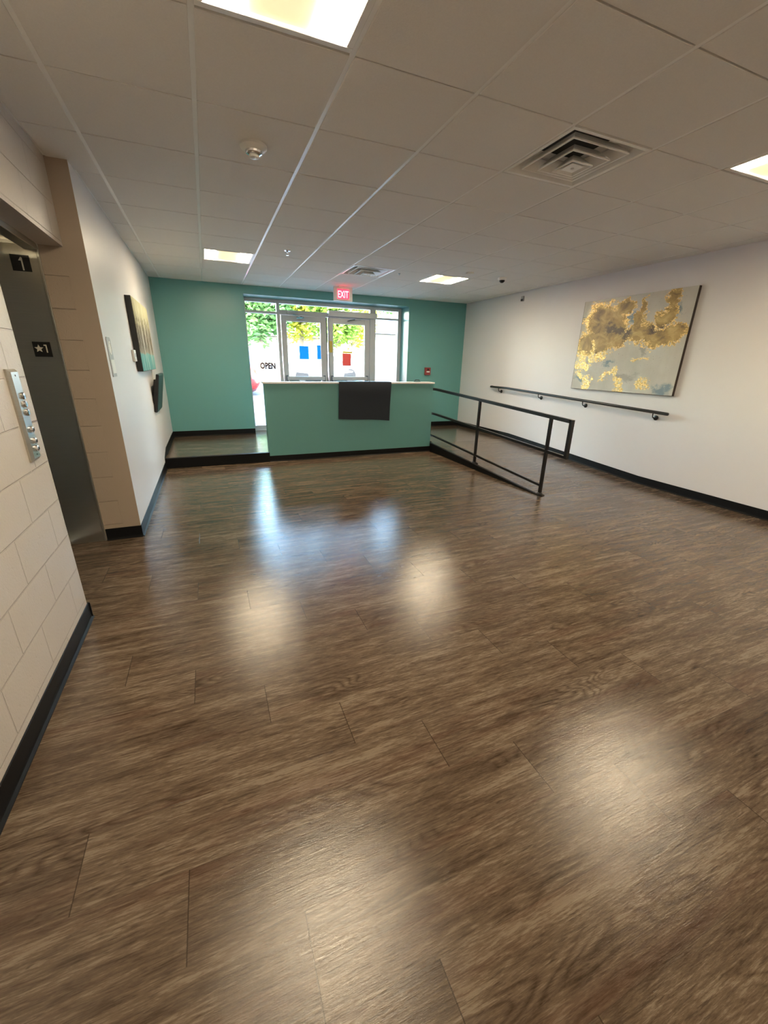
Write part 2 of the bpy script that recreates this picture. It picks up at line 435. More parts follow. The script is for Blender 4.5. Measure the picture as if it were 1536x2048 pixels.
struct('baseboard_left', join_bm([base_run('', (XL, YE - 0.004), (XL, YP), (1, 0)), base_run('', (XL, YP), (XL, YP + 0.33), (1, 0), 0.10, 0.06, ZP), base_run('', (XL, YP + 0.33), (XL, YW), (1, 0), 0.10, ZP)]), MT['base'])
struct('baseboard_far_left', base_run('', (XL, YW), (0.722, YW), (0, -1), 0.10, ZP), MT['base'])
struct('baseboard_far_right', base_run('', (3.84, YW), (XR, YW), (0, -1), 0.10, ZP), MT['base'])
struct('baseboard_right', join_bm([base_run('', (XR, YK), (XR, RY0), (-1, 0)), base_run('', (XR, RY0), (XR, YP), (-1, 0), 0.10, 0.0, ZP), base_run('', (XR, YP), (XR, YW), (-1, 0), 0.10, ZP)]), MT['base'])

# half wall
bm = nb(); box(bm, XH0, XH1, YP, YP + 0.15, 0.0, 1.135); hw = struct('wall_half', bm, MT['teal'])
bm = nb(); box(bm, XH0 - 0.02, XH1 + 0.02, YP - 0.018, YP + 0.168, 1.135, 1.160, 0.004, 2); struct('trim_3', bm, MT['cap'])
struct('baseboard_half', base_run('', (XH0, YP), (XH1, YP), (0, -1), 0.09), MT['base'])

# ------------------------------------------------------------------ ceiling
LIGHTS = [(0, -1), (5, -1), (0, 6), (5, 6), (0, -8), (5, -8)]
DIFFS = [(3, 0), (3, 6)]
skip = set(LIGHTS + DIFFS)
bm = nb()
gap = 0.011
def clampx(a): return max(XB, min(XR, a))
for i in range(-2, 9):
    for j in range(-10, 11):
        if (i, j) in skip: continue
        x0, x1 = clampx(GX + i * TS), clampx(GX + (i + 1) * TS); y0, y1 = max(YK, min(YW, GY + j * TS)), max(YK, min(YW, GY + (j + 1) * TS))
        if y0 >= YE: x0, x1 = max(x0, XL), max(x1, XL)
        if x1 - x0 < 0.03 or y1 - y0 < 0.03: continue
        box(bm, x0 + gap, x1 - gap, y0 + 0.0045, y1 - 0.0045, ZC - 0.004, ZC + 0.02, 0.002)
ceil = struct('ceiling', bm, MT['tile'])
bm = nb()
for i in range(-1, 10):
    x = GX + i * TS
    if XB < x < XR: box(bm, x - 0.012, x + 0.012, YK, YW, ZC, ZC + 0.006)
for j in range(-10, 12):
    y = GY + j * TS
    if YK < y < YW: box(bm, XB, XR, y - 0.012, y + 0.012, ZC + 0.012, ZC + 0.018)
for (a, b_, c, d_) in [(XL, XL + 0.02, YE, YW), (XR - 0.02, XR, YK, YW), (XL, XR, YW - 0.02, YW), (XB, XB + 0.02, YK, YE)]:
    box(bm, a, b_, c, d_, ZC - 0.001, ZC + 0.006)
struct('ceiling_grid', bm, MT['grid'], ceil)
bm = nb(); box(bm, XB - 1.2, XR + 0.15, YK - 0.15, YS + 0.1, ZC + 0.12, ZC + 0.2); struct('ceiling_slab', bm, MT['roofing'])

# ------------------------------------------------------------------ ceiling lights
def cell(i, j): return Vector((GX + (i + 0.5) * TS, GY + (j + 0.5) * TS, ZC))
def make_light(i, j):
    c = cell(i, j); t = thing('ceiling_light', '', 'ceiling light', c, 'square ceiling light panels')
    h = TS / 2 - 0.010
    bm = nb()
    for (x0, x1, y0, y1) in [(-h, h, -h, -h + 0.03), (-h, h, h - 0.03, h), (-h, -h + 0.03, -h + 0.03, h - 0.03), (h - 0.03, h, -h + 0.03, h - 0.03)]:
        box(bm, c.x + x0, c.x + x1, c.y + y0, c.y + y1, ZC - 0.004, ZC + 0.03, 0.002)
    obj('frame', bm, MT['white_plastic'], t)
    k = h - 0.030
    bm = nb(); box(bm, c.x - k, c.x + k, c.y - k, c.y + k, ZC + 0.045, ZC + 0.05)
    obj('reflector', bm, MT['white_plastic'], t)
    for s in (-1, 1):          # two bright lenses, left and right
        bm = nb(); prism(bm, [(c.x + s * k, ZC + 0.005), (c.x + s * 0.135, ZC + 0.005), (c.x + s * 0.135, ZC + 0.03), (c.x + s * k, ZC + 0.03)], 'y', c.y - k, c.y + k)
        obj('lens', bm, MT['lamp_side'], t)
    bm = nb(); prism(bm, [(c.x + 0.135, ZC + 0.010), (c.x - 0.135, ZC + 0.010), (c.x - 0.135, ZC + 0.03), (c.x + 0.135, ZC + 0.03)], 'y', c.y - k, c.y + k)
    obj('centre_lens', bm, MT['lamp_mid'], t)
    return t
LL = ['square ceiling light overhead, nearest the camera, above the block wall', 'square ceiling light cut by the right edge, nearest the right wall',
      'small square ceiling light at left in front of the teal wall', 'far square ceiling light at right, beyond the far air vent',
      'square ceiling light behind the camera, on the elevator side', 'square ceiling light behind the camera, on the right wall side']
l0 = make_light(*LIGHTS[0]); l0['label'] = LL[0]
for (i, j), lb in list(zip(LIGHTS, LL))[1:]: dup(l0, cell(i, j), lb)

# ------------------------------------------------------------------ ceiling diffusers
def rect_ring(bm, c, a, b, za, zb):
    """sloped square ring between half sizes a (outer, z=za) and b (inner, z=zb)"""
    A = [bm.verts.new((c.x + sx * a, c.y + sy * a, za)) for sx, sy in ((-1, -1), (1, -1), (1, 1), (-1, 1))]
    B = [bm.verts.new((c.x + sx * b, c.y + sy * b, zb)) for sx, sy in ((-1, -1), (1, -1), (1, 1), (-1, 1))]
    for q in range(4): bm.faces.new((A[q], A[(q + 1) % 4], B[(q + 1) % 4], B[q]))
def make_diff(i, j):
    c = cell(i, j); t = thing('air_diffuser', '', 'air vent', c, 'square ceiling air diffusers')
    h = TS / 2 - 0.008
    bm = nb(); rect_ring(bm, c, h, h - 0.022, ZC - 0.006, ZC - 0.006); rect_ring(bm, c, h, h, ZC - 0.006, ZC + 0.02); rect_ring(bm, c, h - 0.022, h - 0.040, ZC - 0.006, ZC + 0.03); rect_ring(bm, c, h - 0.040, h - 0.095, ZC + 0.03, ZC + 0.075)
    rect_ring(bm, c, h - 0.095, h - 0.13, ZC + 0.075, ZC + 0.09)
    bmesh.ops.recalc_face_normals(bm, faces=bm.faces); obj('frame', bm, MT['vent'], t)
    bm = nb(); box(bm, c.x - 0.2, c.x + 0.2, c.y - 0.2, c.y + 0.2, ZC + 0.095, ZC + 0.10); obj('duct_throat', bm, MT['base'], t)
    for a, zd in ((0.212, 0.008), (0.142, 0.026), (0.078, 0.044)):
        bm = nb(); z0 = ZC - zd
        rect_ring(bm, c, a + 0.004, a - 0.004, z0, z0); rect_ring(bm, c, a + 0.004, a + 0.004, z0, z0 + 0.007); rect_ring(bm, c, a + 0.004, a - 0.048, z0 + 0.007, z0 + 0.056)
        rect_ring(bm, c, a - 0.004, a - 0.052, z0, z0 + 0.050); rect_ring(bm, c, a - 0.048, a - 0.052, z0 + 0.056, z0 + 0.050)
        bmesh.ops.recalc_face_normals(bm, faces=bm.faces); obj('louvre', bm, MT['vent'], t)
    bm = nb(); box(bm, c.x - 0.050, c.x + 0.050, c.y - 0.050, c.y + 0.050, ZC - 0.040, ZC - 0.034, 0.003); lathe(bm, [(0.004, -0.046), (0.010, -0.044), (0.010, -0.038)], (c.x, c.y, ZC), seg=12)
    obj('centre_plate', bm, MT['vent'], t)
    return t
MT['vent'] = simple('vent_white', (0.80, 0.79, 0.76), 0.30, 0.0, 0.6, 0.03)
d0 = make_diff(*DIFFS[0]); d0['label'] = 'large louvred square air diffuser in the ceiling near the right light'
dup(d0, cell(*DIFFS[1]), 'far louvred square air diffuser in the ceiling before the exit sign')

# ------------------------------------------------------------------ smoke detector, sprinklers, cameras
t = thing('smoke_detector', 'white smoke detector hanging on a ceiling tile at upper left', 'smoke detector', (0.405, 3.06, ZC))
bm = nb(); lathe(bm, [(0.078, 0.0), (0.078, -0.012), (0.070, -0.020), (0.052, -0.030)], (0.405, 3.06, ZC - 0.004), seg=32); obj('body', bm, MT['white_plastic'], t, True)
bm = nb(); lathe(bm, [(0.050, -0.026), (0.046, -0.040), (0.030, -0.048)], (0.405, 3.06, ZC - 0.004), seg=32); obj('sensor_ring', bm, MT['chrome'], t, True)
bm = nb(); lathe(bm, [(0.030, -0.046), (0.027, -0.060), (0.016, -0.064)], (0.405, 3.06, ZC - 0.004), seg=24); obj('sensor_cap', bm, MT['white_plastic'], t, True)
def sprinkler(x, y, label, s=1.0):
    t = thing('fire_sprinkler', label, 'sprinkler', (x, y, ZC), 'ceiling sprinkler heads')
    bm = nb(); lathe(bm, [(0.038 * s, 0.0), (0.036 * s, -0.006), (0.018 * s, -0.012)], (x, y, ZC - 0.004), seg=24); obj('escutcheon', bm, MT['chrome'], t, True)
    bm = nb(); lathe(bm, [(0.010 * s, -0.008), (0.010 * s, -0.022 * s)], (x, y, ZC - 0.004), seg=12)
    for sg in (-1, 1): tube(bm, [(x + sg * 0.010 * s, y, ZC - 0.02), (x + sg * 0.014 * s, y, ZC - 0.035 * s), (x, y, ZC - 0.048 * s)], 0.003 * s, 6)
    obj('frame_arms', bm, MT['chrome'], t, True)
    bm = nb(); lathe(bm, [(0.002, -0.044 * s), (0.016 * s, -0.046 * s), (0.016 * s, -0.049 * s)], (x, y, ZC - 0.004), seg=16); obj('deflector', bm, MT['chrome'], t, True)
    return t
sprinkler(1.01, 5.42, 'small chrome sprinkler head in the ceiling right of the left far light')
sprinkler(2.66, 5.95, 'tiny sprinkler head in the ceiling left of the far right light', 0.5)
t = thing('dome_camera', 'small white dome camera with dark lens on the ceiling near the right wall', 'security camera', (4.10, 5.52, ZC))
bm = nb(); lathe(bm, [(0.062, 0.0), (0.062, -0.018), (0.050, -0.034)], (4.10, 5.52, ZC - 0.004), seg=28); obj('housing', bm, MT['white_plastic'], t, True)
bm = nb(); lathe(bm, [(0.040, -0.030), (0.036, -0.050), (0.020, -0.064), (0.002, -0.068)], (4.10, 5.52, ZC - 0.004), seg=24); obj('dome', bm, MT['screen'], t, True)
bm = nb(); lathe(bm, [(0.055, 0.0), (0.055, -0.016), (0.030, -0.024)], (3.50, 5.45, ZC - 0.004), seg=24)
tag(obj('ceiling_sensor', bm, MT['white_plastic'], None, True), 'flat white round sensor on the ceiling behind the far right light', 'sensor')
t = thing('wall_sensor', 'tiny grey sensor high on the right wall beyond the painting', 'sensor', (XR, 6.30, 2.50))
bm = nb(); box(bm, XR - 0.03, XR, 6.27, 6.33, 2.485, 2.565, 0.006); obj('housing', bm, MT['grey_plastic'], t)
bm = nb(); box(bm, XR - 0.036, XR - 0.028, 6.275, 6.325, 2.487, 2.52, 0.003); obj('lens', bm, MT['black_plastic'], t)

# ------------------------------------------------------------------ exit sign
ey = 7.35
t = thing('exit_sign', 'small white exit sign with red glowing letters hung under the ceiling', 'exit sign', (2.267, ey, ZC))
bm = nb(); box(bm, 2.19, 2.34, ey - 0.015, ey + 0.055, ZC - 0.018, ZC - 0.002, 0.003); obj('canopy', bm, MT['white_plastic'], t)
bm = nb(); box(bm, 2.105, 2.430, ey, ey + 0.045, 2.412, ZC - 0.016, 0.006, 2); obj('housing', bm, MT['white_plastic'], t)
bm = nb(); box(bm, 2.165, 2.372, ey - 0.004, ey + 0.004, 2.442, 2.590, 0.002); fp = obj('face_panel', bm, MT['exit_red'], t)
bm = nb(); letters(bm, 'EXIT', (2.170, ey - 0.005, 2.462), (1, 0, 0), (0, 0, 1), 0.148, 0.003, 1.0, 0.62); obj('lettering', bm, MT['exit_bright'], fp)

# ------------------------------------------------------------------ elevator entrance
t = thing('elevator_entrance', 'brushed steel elevator door frame set into the painted block wall', 'elevator', (-1.0, (YN + YE) / 2, 0.0))
bm = nb(); box(bm, -1.26, XB - 0.142, YE - 0.004, YE + 0.05, 0.0, 2.13, 0.002); box(bm, -0.955, XB - 0.141, YE - 0.012, YE - 0.002, 0.0, 2.13, 0.002)
fj = obj('jamb', bm, MT['steel'], t)
bm = nb(); box(bm, -1.26, XB - 0.142, YN - 0.05, YN + 0.004, 0.0, 2.13, 0.002); obj('jamb', bm, MT['steel'], t)
bm = nb(); box(bm, -1.02, XB - 0.142, YN, YE - 0.004, 2.105, 2.15, 0.003); box(bm, -1.26, -1.02, YN, YE, 2.15, 2.2); obj('header', bm, MT['steel'], t)
bm = nb(); box(bm, -1.30, -1.26, YN - 0.05, (YN + YE) / 2 - 0.002, 0.01, 2.16); obj('door_panel', bm, MT['dark_steel'], t)
bm = nb(); box(bm, -1.30, -1.26, (YN + YE) / 2 + 0.002, YE + 0.05, 0.01, 2.16); obj('door_panel', bm, MT['dark_steel'], t)
bm = nb(); box(bm, -1.26, -1.20, YN, YE, 0.0, 0.006); obj('sill', bm, MT['dark_steel'], t)
def floor_plate(z0, z1, with_star, label):
    s = thing('floor_number_plate', label, 'sign', (-1.05, YE - 0.004, z0), 'floor number plates on the elevator jamb')
    bm = nb(); box(bm, -1.103, -1.000, YE - 0.008, YE - 0.004, z0, z1, 0.0015); obj('plate', bm, MT['sign_black'], s)
    bm = nb()
    if with_star:
        star(bm, (-1.070, YE - 0.008, (z0 + z1) / 2 + 0.004), 0.027, 0.012, (1, 0, 0), (0, 0, 1), (0, -0.0015, 0))
        box(bm, -1.030, -1.023, YE - 0.0095, YE - 0.008, z0 + 0.028, z1 - 0.018); box(bm, -1.040, -1.030, YE - 0.0095, YE - 0.008, z1 - 0.026, z1 - 0.018)
    else:
        box(bm, -1.048, -1.040, YE - 0.0095, YE - 0.008, z0 + 0.006, z1 - 0.016); prism(bm, [(-1.062, z1 - 0.034), (-1.048, z1 - 0.034), (-1.044, z1 - 0.012), (-1.050, z1 - 0.016)], 'y', YE - 0.0095, YE - 0.008)
    obj('lettering', bm, MT['off_white_letter'], s)
floor_plate(1.972, 2.068, False, 'upper black plate with a white 1 on the steel elevator jamb')
floor_plate(1.442, 1.540, True, 'lower black plate with a star and 1 on the steel elevator jamb')

# hall call station
t = thing('call_station', 'tall narrow steel elevator call panel with round buttons on the block wall', 'elevator call panel', (XB, 2.355, 0.985))
bm = nb()
prism(bm, [(2.307, 0.987), (2.403, 0.987), (2.403, 1.392), (2.307, 1.392)], 'x', XB, XB + 0.008)
A = [bm.verts.new((XB + 0.008, y, z)) for y, z in ((2.307, 0.987), (2.403, 0.987), (2.403, 1.392), (2.307, 1.392))]
B = [bm.verts.new((XB + 0.018, y, z)) for y, z in ((2.322, 1.000), (2.398, 1.000), (2.398, 1.380), (2.322, 1.380))]
for q in range(4): bm.faces.new((A[q], A[(q + 1) % 4], B[(q + 1) % 4], B[q]))
bm.faces.new(B); bmesh.ops.recalc_face_normals(bm, faces=bm.faces); fpn = obj('face_plate', bm, MT['steel'], t)
for z in (1.277, 1.242, 1.206):
    bm = nb(); lathe(bm, [(0.016, 0.0), (0.016, 0.006), (0.013, 0.009), (0.002, 0.010)], (XB + 0.018, 2.373, z), 'x', 20); obj('button', bm, MT['chrome'], t, True)
for z in (1.129, 1.077, 1.041):
    bm = nb(); lathe(bm, [(0.015, 0.0), (0.014, 0.008), (0.008, 0.011)], (XB + 0.018, 2.370, z), 'x', 18); ks = obj('key_switch', bm, MT['chrome'], t, True)
    bm = nb(); box(bm, XB + 0.028, XB + 0.0305, 2.368, 2.372, z - 0.006, z + 0.006); obj('keyway', bm, MT['base'], ks)
for z in (1.365, 1.015):
    bm = nb(); lathe(bm, [(0.004, 0.0), (0.003, 0.002)], (XB + 0.018, 2.360, z), 'x', 10); obj('screw', bm, MT['dark_steel'], t)

# ------------------------------------------------------------------ left wall items
t = thing('wall_plaque', 'narrow clear grey plaque with clipped top corners on the left white wall', 'plaque', (XL, 3.93, 1.30))
bm = nb(); prism(bm, [(3.845, 1.305), (3.995, 1.305), (3.995, 1.575), (3.975, 1.592), (3.865, 1.592), (3.845, 1.575)], 'x', XL, XL + 0.006); pl = obj('back_plate', bm, MT['grey_plastic'], t)
bm = nb(); lathe(bm, [(0.050, 0.0), (0.050, 0.003), (0.038, 0.004), (0.038, 0.001)], (XL + 0.006, 3.92, 1.515), 'x', 28); obj('ring_emblem', bm, MT['white_plastic'], t, True)
bm = nb(); box(bm, XL + 0.006, XL + 0.009, 3.862, 3.978, 1.33, 1.43, 0.001); obj('text_strip', bm, MT['white_plastic'], t)
t = thing('thermostat', 'small white thermostat on the left wall beside the tree picture', 'thermostat', (XL, 5.06, 1.41))
bm = nb(); box(bm, XL, XL + 0.024, 4.99, 5.11, 1.412, 1.522, 0.005, 2); obj('housing', bm, MT['white_plastic'], t)
bm = nb(); box(bm, XL + 0.023, XL + 0.0255, 5.02, 5.085, 1.455, 1.49, 0.001); obj('display', bm, MT['grey_plastic'], t)

def tree_art():
    m, n, b = new_mat('tree_print'); g = G(n); X, Y, Z = g.obj()
    v = g.comb(0.0, Y, Z)
    nz = g.noise(v, 7.0, 5.0, 0.65); z2 = g.math('ADD', Z, g.math('MULTIPLY', g.math('SUBTRACT', nz, 0.5), 0.10))
    base = g.ramp(g.math('DIVIDE', z2, 0.72), [(0.0, (0.08, 0.26, 0.25)), (0.235, (0.12, 0.32, 0.30)), (0.255, (0.24, 0.22, 0.16)), (0.45, (0.18, 0.155, 0.115)), (0.60, (0.27, 0.25, 0.17)), (0.72, (0.48, 0.46, 0.28)), (1.0, (0.55, 0.54, 0.34))])
    leaf = g.ramp(g.noise(v, 13.0, 5.0, 0.7), [(0.44, 0.0), (0.52, 1.0)])
    zone = g.ramp(g.math('DIVIDE', Z, 0.72), [(0.25, 0.0), (0.35, 1.0), (0.72, 0.8), (0.85, 0.0)])
    col = g.mix(g.math('MULTIPLY', g.math('MULTIPLY', leaf, zone), 0.9), base, (0.10, 0.085, 0.06))
    strk = g.ramp(g.noise(g.comb(0.0, g.math('MULTIPLY', Y, 16.0), g.math('MULTIPLY', Z, 1.4)), 1.0, 2.0), [(0.56, 0.0), (0.62, 1.0)])
    col = g.mix(g.math('MULTIPLY', strk, 0.5), col, (0.80, 0.78, 0.68))
    g.l(col, b.inputs['Base Color']); b.inputs['Roughness'].default_value = 0.75; b.inputs['Specular IOR Level'].default_value = 0.12
    return m
t = thing('tree_picture', 'unframed picture of pale trees above teal water with a black edge', 'picture', (XL, 5.81, 1.312))
bm = nb(); box(bm, XL, -0.622, 5.18, 6.44, 1.312, 2.034, 0.002); obj('black_edge', bm, MT['black_plastic'], t)
bm = nb(); box(bm, -0.622, -0.618, 5.184, 6.436, 1.316, 2.030); obj('printed_face', bm, tree_art(), t)

t = thing('wall_monitor', 'thin black monitor tilted on a black bracket below the tree picture', 'monitor', (XL, 6.35, 0.80))
def tilt(a, c): return Matrix.Translation(c) @ Matrix.Rotation(a, 4, 'Y') @ Matrix.Translation(-Vector(c))
TM = tilt(math.radians(10.5), (-0.62, 6.35, 1.02))
bm = nb(); box(bm, -0.637, -0.603, 6.02, 6.66, 0.79, 1.26, 0.006, 2, TM); obj('display_housing', bm, MT['black_plastic'], t)
bm = nb(); box(bm, -0.604, -0.600, 6.035, 6.645, 0.805, 1.245, 0.0, 1, TM); obj('screen', bm, MT['screen'], t)
bm = nb(); box(bm, -0.662, -0.637, 6.06, 6.5, 0.90, 1.19, 0.006, 2, TM); obj('rear_casing', bm, MT['black_plastic'], t)
bm = nb(); box(bm, XL, XL + 0.028, 6.10, 6.40, 0.89, 1.02, 0.004); obj('wall_bracket', bm, MT['black_metal'], t)
bm = nb(); tube(bm, [(XL + 0.004, 6.4, 1.315), (XL + 0.005, 6.41, 1.25), (XL + 0.012, 6.39, 1.17)], 0.005, 6); obj('cord', bm, MT['white_plastic'], t)

# ------------------------------------------------------------------ large painting on the right wall
def gold_art():
    m, n, b = new_mat('gold_abstract'); g = G(n); X, Y, Z = g.obj()
    W_, H_ = 1.545, 1.175
    u = g.math('DIVIDE', g.math('SUBTRACT', W_ / 2, Y), W_); v = g.math('DIVIDE', Z, H_)
    P = g.comb(u, v, 0.0)
    wx = g.math('MULTIPLY', g.math('SUBTRACT', g.noise(P, 6.0, 8.0, 0.72), 0.5), 0.34)
    wy = g.math('MULTIPLY', g.math('SUBTRACT', g.noise(g.comb(v, u, 3.0), 6.0, 8.0, 0.72), 0.5), 0.34)
    uu = g.math('ADD', u, wx); vv = g.math('ADD', v, wy)
    def blob(cx, cy, rx, ry, rot=0.0, soft=1.0):
        c, s = math.cos(rot), math.sin(rot)
        du = g.math('SUBTRACT', uu, cx); dv = g.math('SUBTRACT', vv, cy)
        a = g.math('DIVIDE', g.math('ADD', g.math('MULTIPLY', du, c), g.math('MULTIPLY', dv, s)), rx)
        e = g.math('DIVIDE', g.math('SUBTRACT', g.math('MULTIPLY', dv, c), g.math('MULTIPLY', du, s)), ry)
        d = g.math('SQRT', g.math('ADD', g.math('MULTIPLY', a, a), g.math('MULTIPLY', e, e)))
        return g.math('SUBTRACT', 1.0, d)       # >0 inside
    def union(L):
        r = L[0]
        for q in L[1:]: r = g.math('MAXIMUM', r, q)
        return r
    gold = union([blob(0.27, 0.74, 0.23, 0.20, -0.5), blob(0.10, 0.50, 0.10, 0.10), blob(0.24, 0.50, 0.13, 0.08), blob(0.14, 0.56, 0.15, 0.09), blob(0.36, 0.57, 0.17, 0.08), blob(0.62, 0.60, 0.17, 0.10, 0.1), blob(0.84, 0.57, 0.15, 0.09, 0.35),
                  blob(0.80, 0.76, 0.09, 0.09, 0.4), blob(0.43, 0.87, 0.08, 0.08), blob(0.86, 0.93, 0.05, 0.13), blob(0.60, 0.80, 0.04, 0.16)])
    foil = union([blob(0.06, 0.40, 0.05, 0.10), blob(0.18, 0.42, 0.035, 0.12), blob(0.26, 0.36, 0.07, 0.05, 0.6), blob(0.08, 0.27, 0.08, 0.05), blob(0.16, 0.07, 0.06, 0.10), blob(0.07, 0.17, 0.05, 0.035),
                  blob(0.33, 0.14, 0.028, 0.07, -0.5), blob(0.40, 0.22, 0.06, 0.025, 0.3), blob(0.46, 0.17, 0.024, 0.08, 0.3), blob(0.52, 0.05, 0.05, 0.10), blob(0.74, 0.08, 0.07, 0.06, -0.5), blob(0.66, 0.37, 0.07, 0.022, 0.4)])
    blue = union([blob(0.37, 0.31, 0.06, 0.045, 0.5), blob(0.10, 0.12, 0.09, 0.03), blob(0.91, 0.05, 0.09, 0.08), blob(0.53, 0.78, 0.08, 0.045, 0.6), blob(0.88, 0.80, 0.06, 0.05), blob(0.02, 0.80, 0.03, 0.06)])
    dark = union([blob(0.40, 0.66, 0.16, 0.055, -0.25), blob(0.50, 0.62, 0.06, 0.10, 0.2), blob(0.76, 0.66, 0.12, 0.04, 0.2), blob(0.56, 0.17, 0.12, 0.05), blob(0.66, 0.47, 0.03, 0.05)])
    fl = g.noise(P, 42.0, 4.0, 0.7, 1.5)
    pale = g.mix(g.noise(g.comb(g.math('MULTIPLY', u, 6.0), g.math('MULTIPLY', v, 2.0), 0.0), 2.0, 4.0), (0.42, 0.40, 0.35), (0.58, 0.555, 0.50))
    col = g.mix(g.math('MULTIPLY', g.ramp(g.noise(P, 3.0, 4.0), [(0.45, 0.0), (0.65, 1.0)]), 0.5), pale, (0.56, 0.57, 0.56))
    def sm(x, a, c): return g.ramp(g.math('ADD', g.math('MULTIPLY', x, 0.5), 0.5), [(0.5 + a / 2, 0.0), (0.5 + c / 2, 1.0)])
    col = g.mix(g.math('MULTIPLY', sm(blue, -0.05, 0.5), 0.85), col, (0.14, 0.22, 0.28))
    gm = sm(gold, -0.02, 0.04)
    gcol = g.ramp(g.noise(P, 9.0, 5.0, 0.6, 0.8), [(0.30, (0.20, 0.135, 0.06)), (0.50, (0.42, 0.28, 0.09)), (0.70, (0.60, 0.44, 0.17))])
    col = g.mix(gm, col, gcol)
    col = g.mix(g.math('MULTIPLY', sm(dark, -0.05, 0.45), g.math('ADD', 0.35, g.math('MULTIPLY', gm, 0.5))), col, (0.085, 0.06, 0.055))
    # speckled foil along the rims and in the foil patches
    rim = g.math('SUBTRACT', 1.0, g.math('MULTIPLY', g.math('ABSOLUTE', gold), 3.2), clamp=True)
    fm = g.math('MAXIMUM', rim, g.math('MULTIPLY', sm(foil, -0.15, 0.10), 0.95))
    fsel = g.math('MULTIPLY', g.ramp(g.math('ADD', g.math('MULTIPLY', fl, 1.0), g.math('MULTIPLY', fm, 0.24)), [(0.66, 0.0), (0.69, 1.0)]), g.math('GREATER_THAN', fm, 0.05))
    col = g.mix(fsel, col, g.ramp(g.noise(P, 60.0, 3.0), [(0.35, (0.55, 0.34, 0.09)), (0.6, (0.98, 0.74, 0.33))]))
    spk = g.ramp(g.noise(P, 75.0, 2.0), [(0.70, 0.0), (0.72, 1.0)])
    col = g.mix(g.math('MULTIPLY', spk, 0.6), col, (0.15, 0.11, 0.09))
    g.l(col, b.inputs['Base Color'])
    g.l(g.math('MULTIPLY', fsel, 0.55), b.inputs['Metallic'])
    b.inputs['Roughness'].default_value = 0.38
    g.bump(g.math('ADD', g.math('MULTIPLY', fsel, 1.0), fl), 0.35, 0.003, b)
    return m
t = thing('gold_painting', 'large unframed abstract canvas of gold, cream and blue on the right wall', 'painting', (XR, 4.12, 1.143))
bm = nb(); box(bm, XR - 0.043, XR - 0.003, 3.345, 4.90, 1.140, 2.318, 0.002); obj('canvas_edge', bm, simple('canvas_edge', (0.035, 0.022, 0.016), 0.5), t)
bm = nb()
fx = XR - 0.0445
vs = [bm.verts.new(c) for c in ((fx, 3.3475, 1.143), (fx, 4.8925, 1.143), (fx, 4.8925, 2.318), (fx, 3.3475, 2.318), (fx + 0.004, 3.3475, 1.143), (fx + 0.004, 4.8925, 1.143), (fx + 0.004, 4.8925, 2.318), (fx + 0.004, 3.3475, 2.318))]
for q in ((0, 3, 2, 1), (4, 5, 6, 7), (0, 1, 5, 4), (1, 2, 6, 5), (2, 3, 7, 6), (3, 0, 4, 7)): bm.faces.new([vs[k] for k in q])
bmesh.ops.recalc_face_normals(bm, faces=bm.faces)
obj('painted_face', bm, gold_art(), t)

# ------------------------------------------------------------------ wall handrail
t = thing('wall_handrail', 'black round handrail on four brackets along the right wall', 'handrail', (XR, 5.1, 0.9))
def hr_z(y): return 0.932 + 0.040 * (y - 3.32) if y < 6.35 else 0.932 + 0.040 * 3.03
HX = XR - 0.075
bm = nb(); tube(bm, [(HX + 0.05, 6.86, hr_z(6.8)), (HX + 0.012, 6.86, hr_z(6.8)), (HX, 6.83, hr_z(6.8)), (HX, 6.35, hr_z(6.35)), (HX, 3.32, hr_z(3.32))], 0.019, 16)
lathe(bm, [(0.019, 0.0), (0.017, -0.010), (0.008, -0.016), (0.001, -0.018)], (HX, 3.322, hr_z(3.32)), 'y', 16)
obj('rail', bm, MT['black_metal'], t, True)
for y in (6.60, 5.53, 4.60, 3.50):
    z = hr_z(y); bm = nb()
    tube(bm, [(HX, y, z - 0.016), (HX, y, z - 0.040), (HX + 0.008, y, z - 0.062), (HX + 0.026, y, z - 0.074), (HX + 0.068, y, z - 0.074)], 0.0075, 10)
    bk = obj('bracket', bm, MT['black_metal'], t, True)
    bm = nb(); lathe(bm, [(0.030, 0.0), (0.030, -0.008), (0.022, -0.012), (0.012, -0.013)], (XR, y, z - 0.074), 'x', 24); obj('mounting_flange', bm, MT['black_metal'], bk, True)

# ------------------------------------------------------------------ ramp guard rail
GXR = 3.53
t = thing('ramp_railing', 'black square-tube guard rail with three rails along the ramp edge', 'railing', (GXR, 4.9, 0.0))
def off(y, h): return ramp_z(y) + h if y < YP else ZP + h
bm = nb(); tube(bm, [(GXR, 6.44, off(6.3, 0.905)), (GXR, YP - 0.05, off(YP, 0.905)), (GXR, 3.283, off(YP, 0.905) - (YP - 0.05 - 3.283) * 0.0500)], 0.019, 4, True)
zt = off(YP, 0.905) - (YP - 0.05 - 3.283) * 0.0500
obj('top_rail', bm, MT['black_metal'], t)
bm = nb(); tube(bm, [(GXR, 3.283, zt + 0.0185), (GXR, 3.283, 0.505)], 0.019, 4, True); obj('end_upright', bm, MT['black_metal'], t)
bm = nb(); tube(bm, [(GXR, 6.44, off(6.3, 0.50)), (GXR, YP - 0.05, off(YP, 0.50)), (GXR, 3.265, off(YP, 0.50) - (YP - 0.05 - 3.265) * 0.044)], 0.0155, 4, True); obj('middle_rail', bm, MT['black_metal'], t)
bm = nb(); tube(bm, [(GXR, 6.44, off(6.3, 0.125)), (GXR, YP - 0.05, off(YP, 0.125)), (GXR, 3.60, 0.112)], 0.0135, 4, True); obj('lower_rail', bm, MT['black_metal'], t)
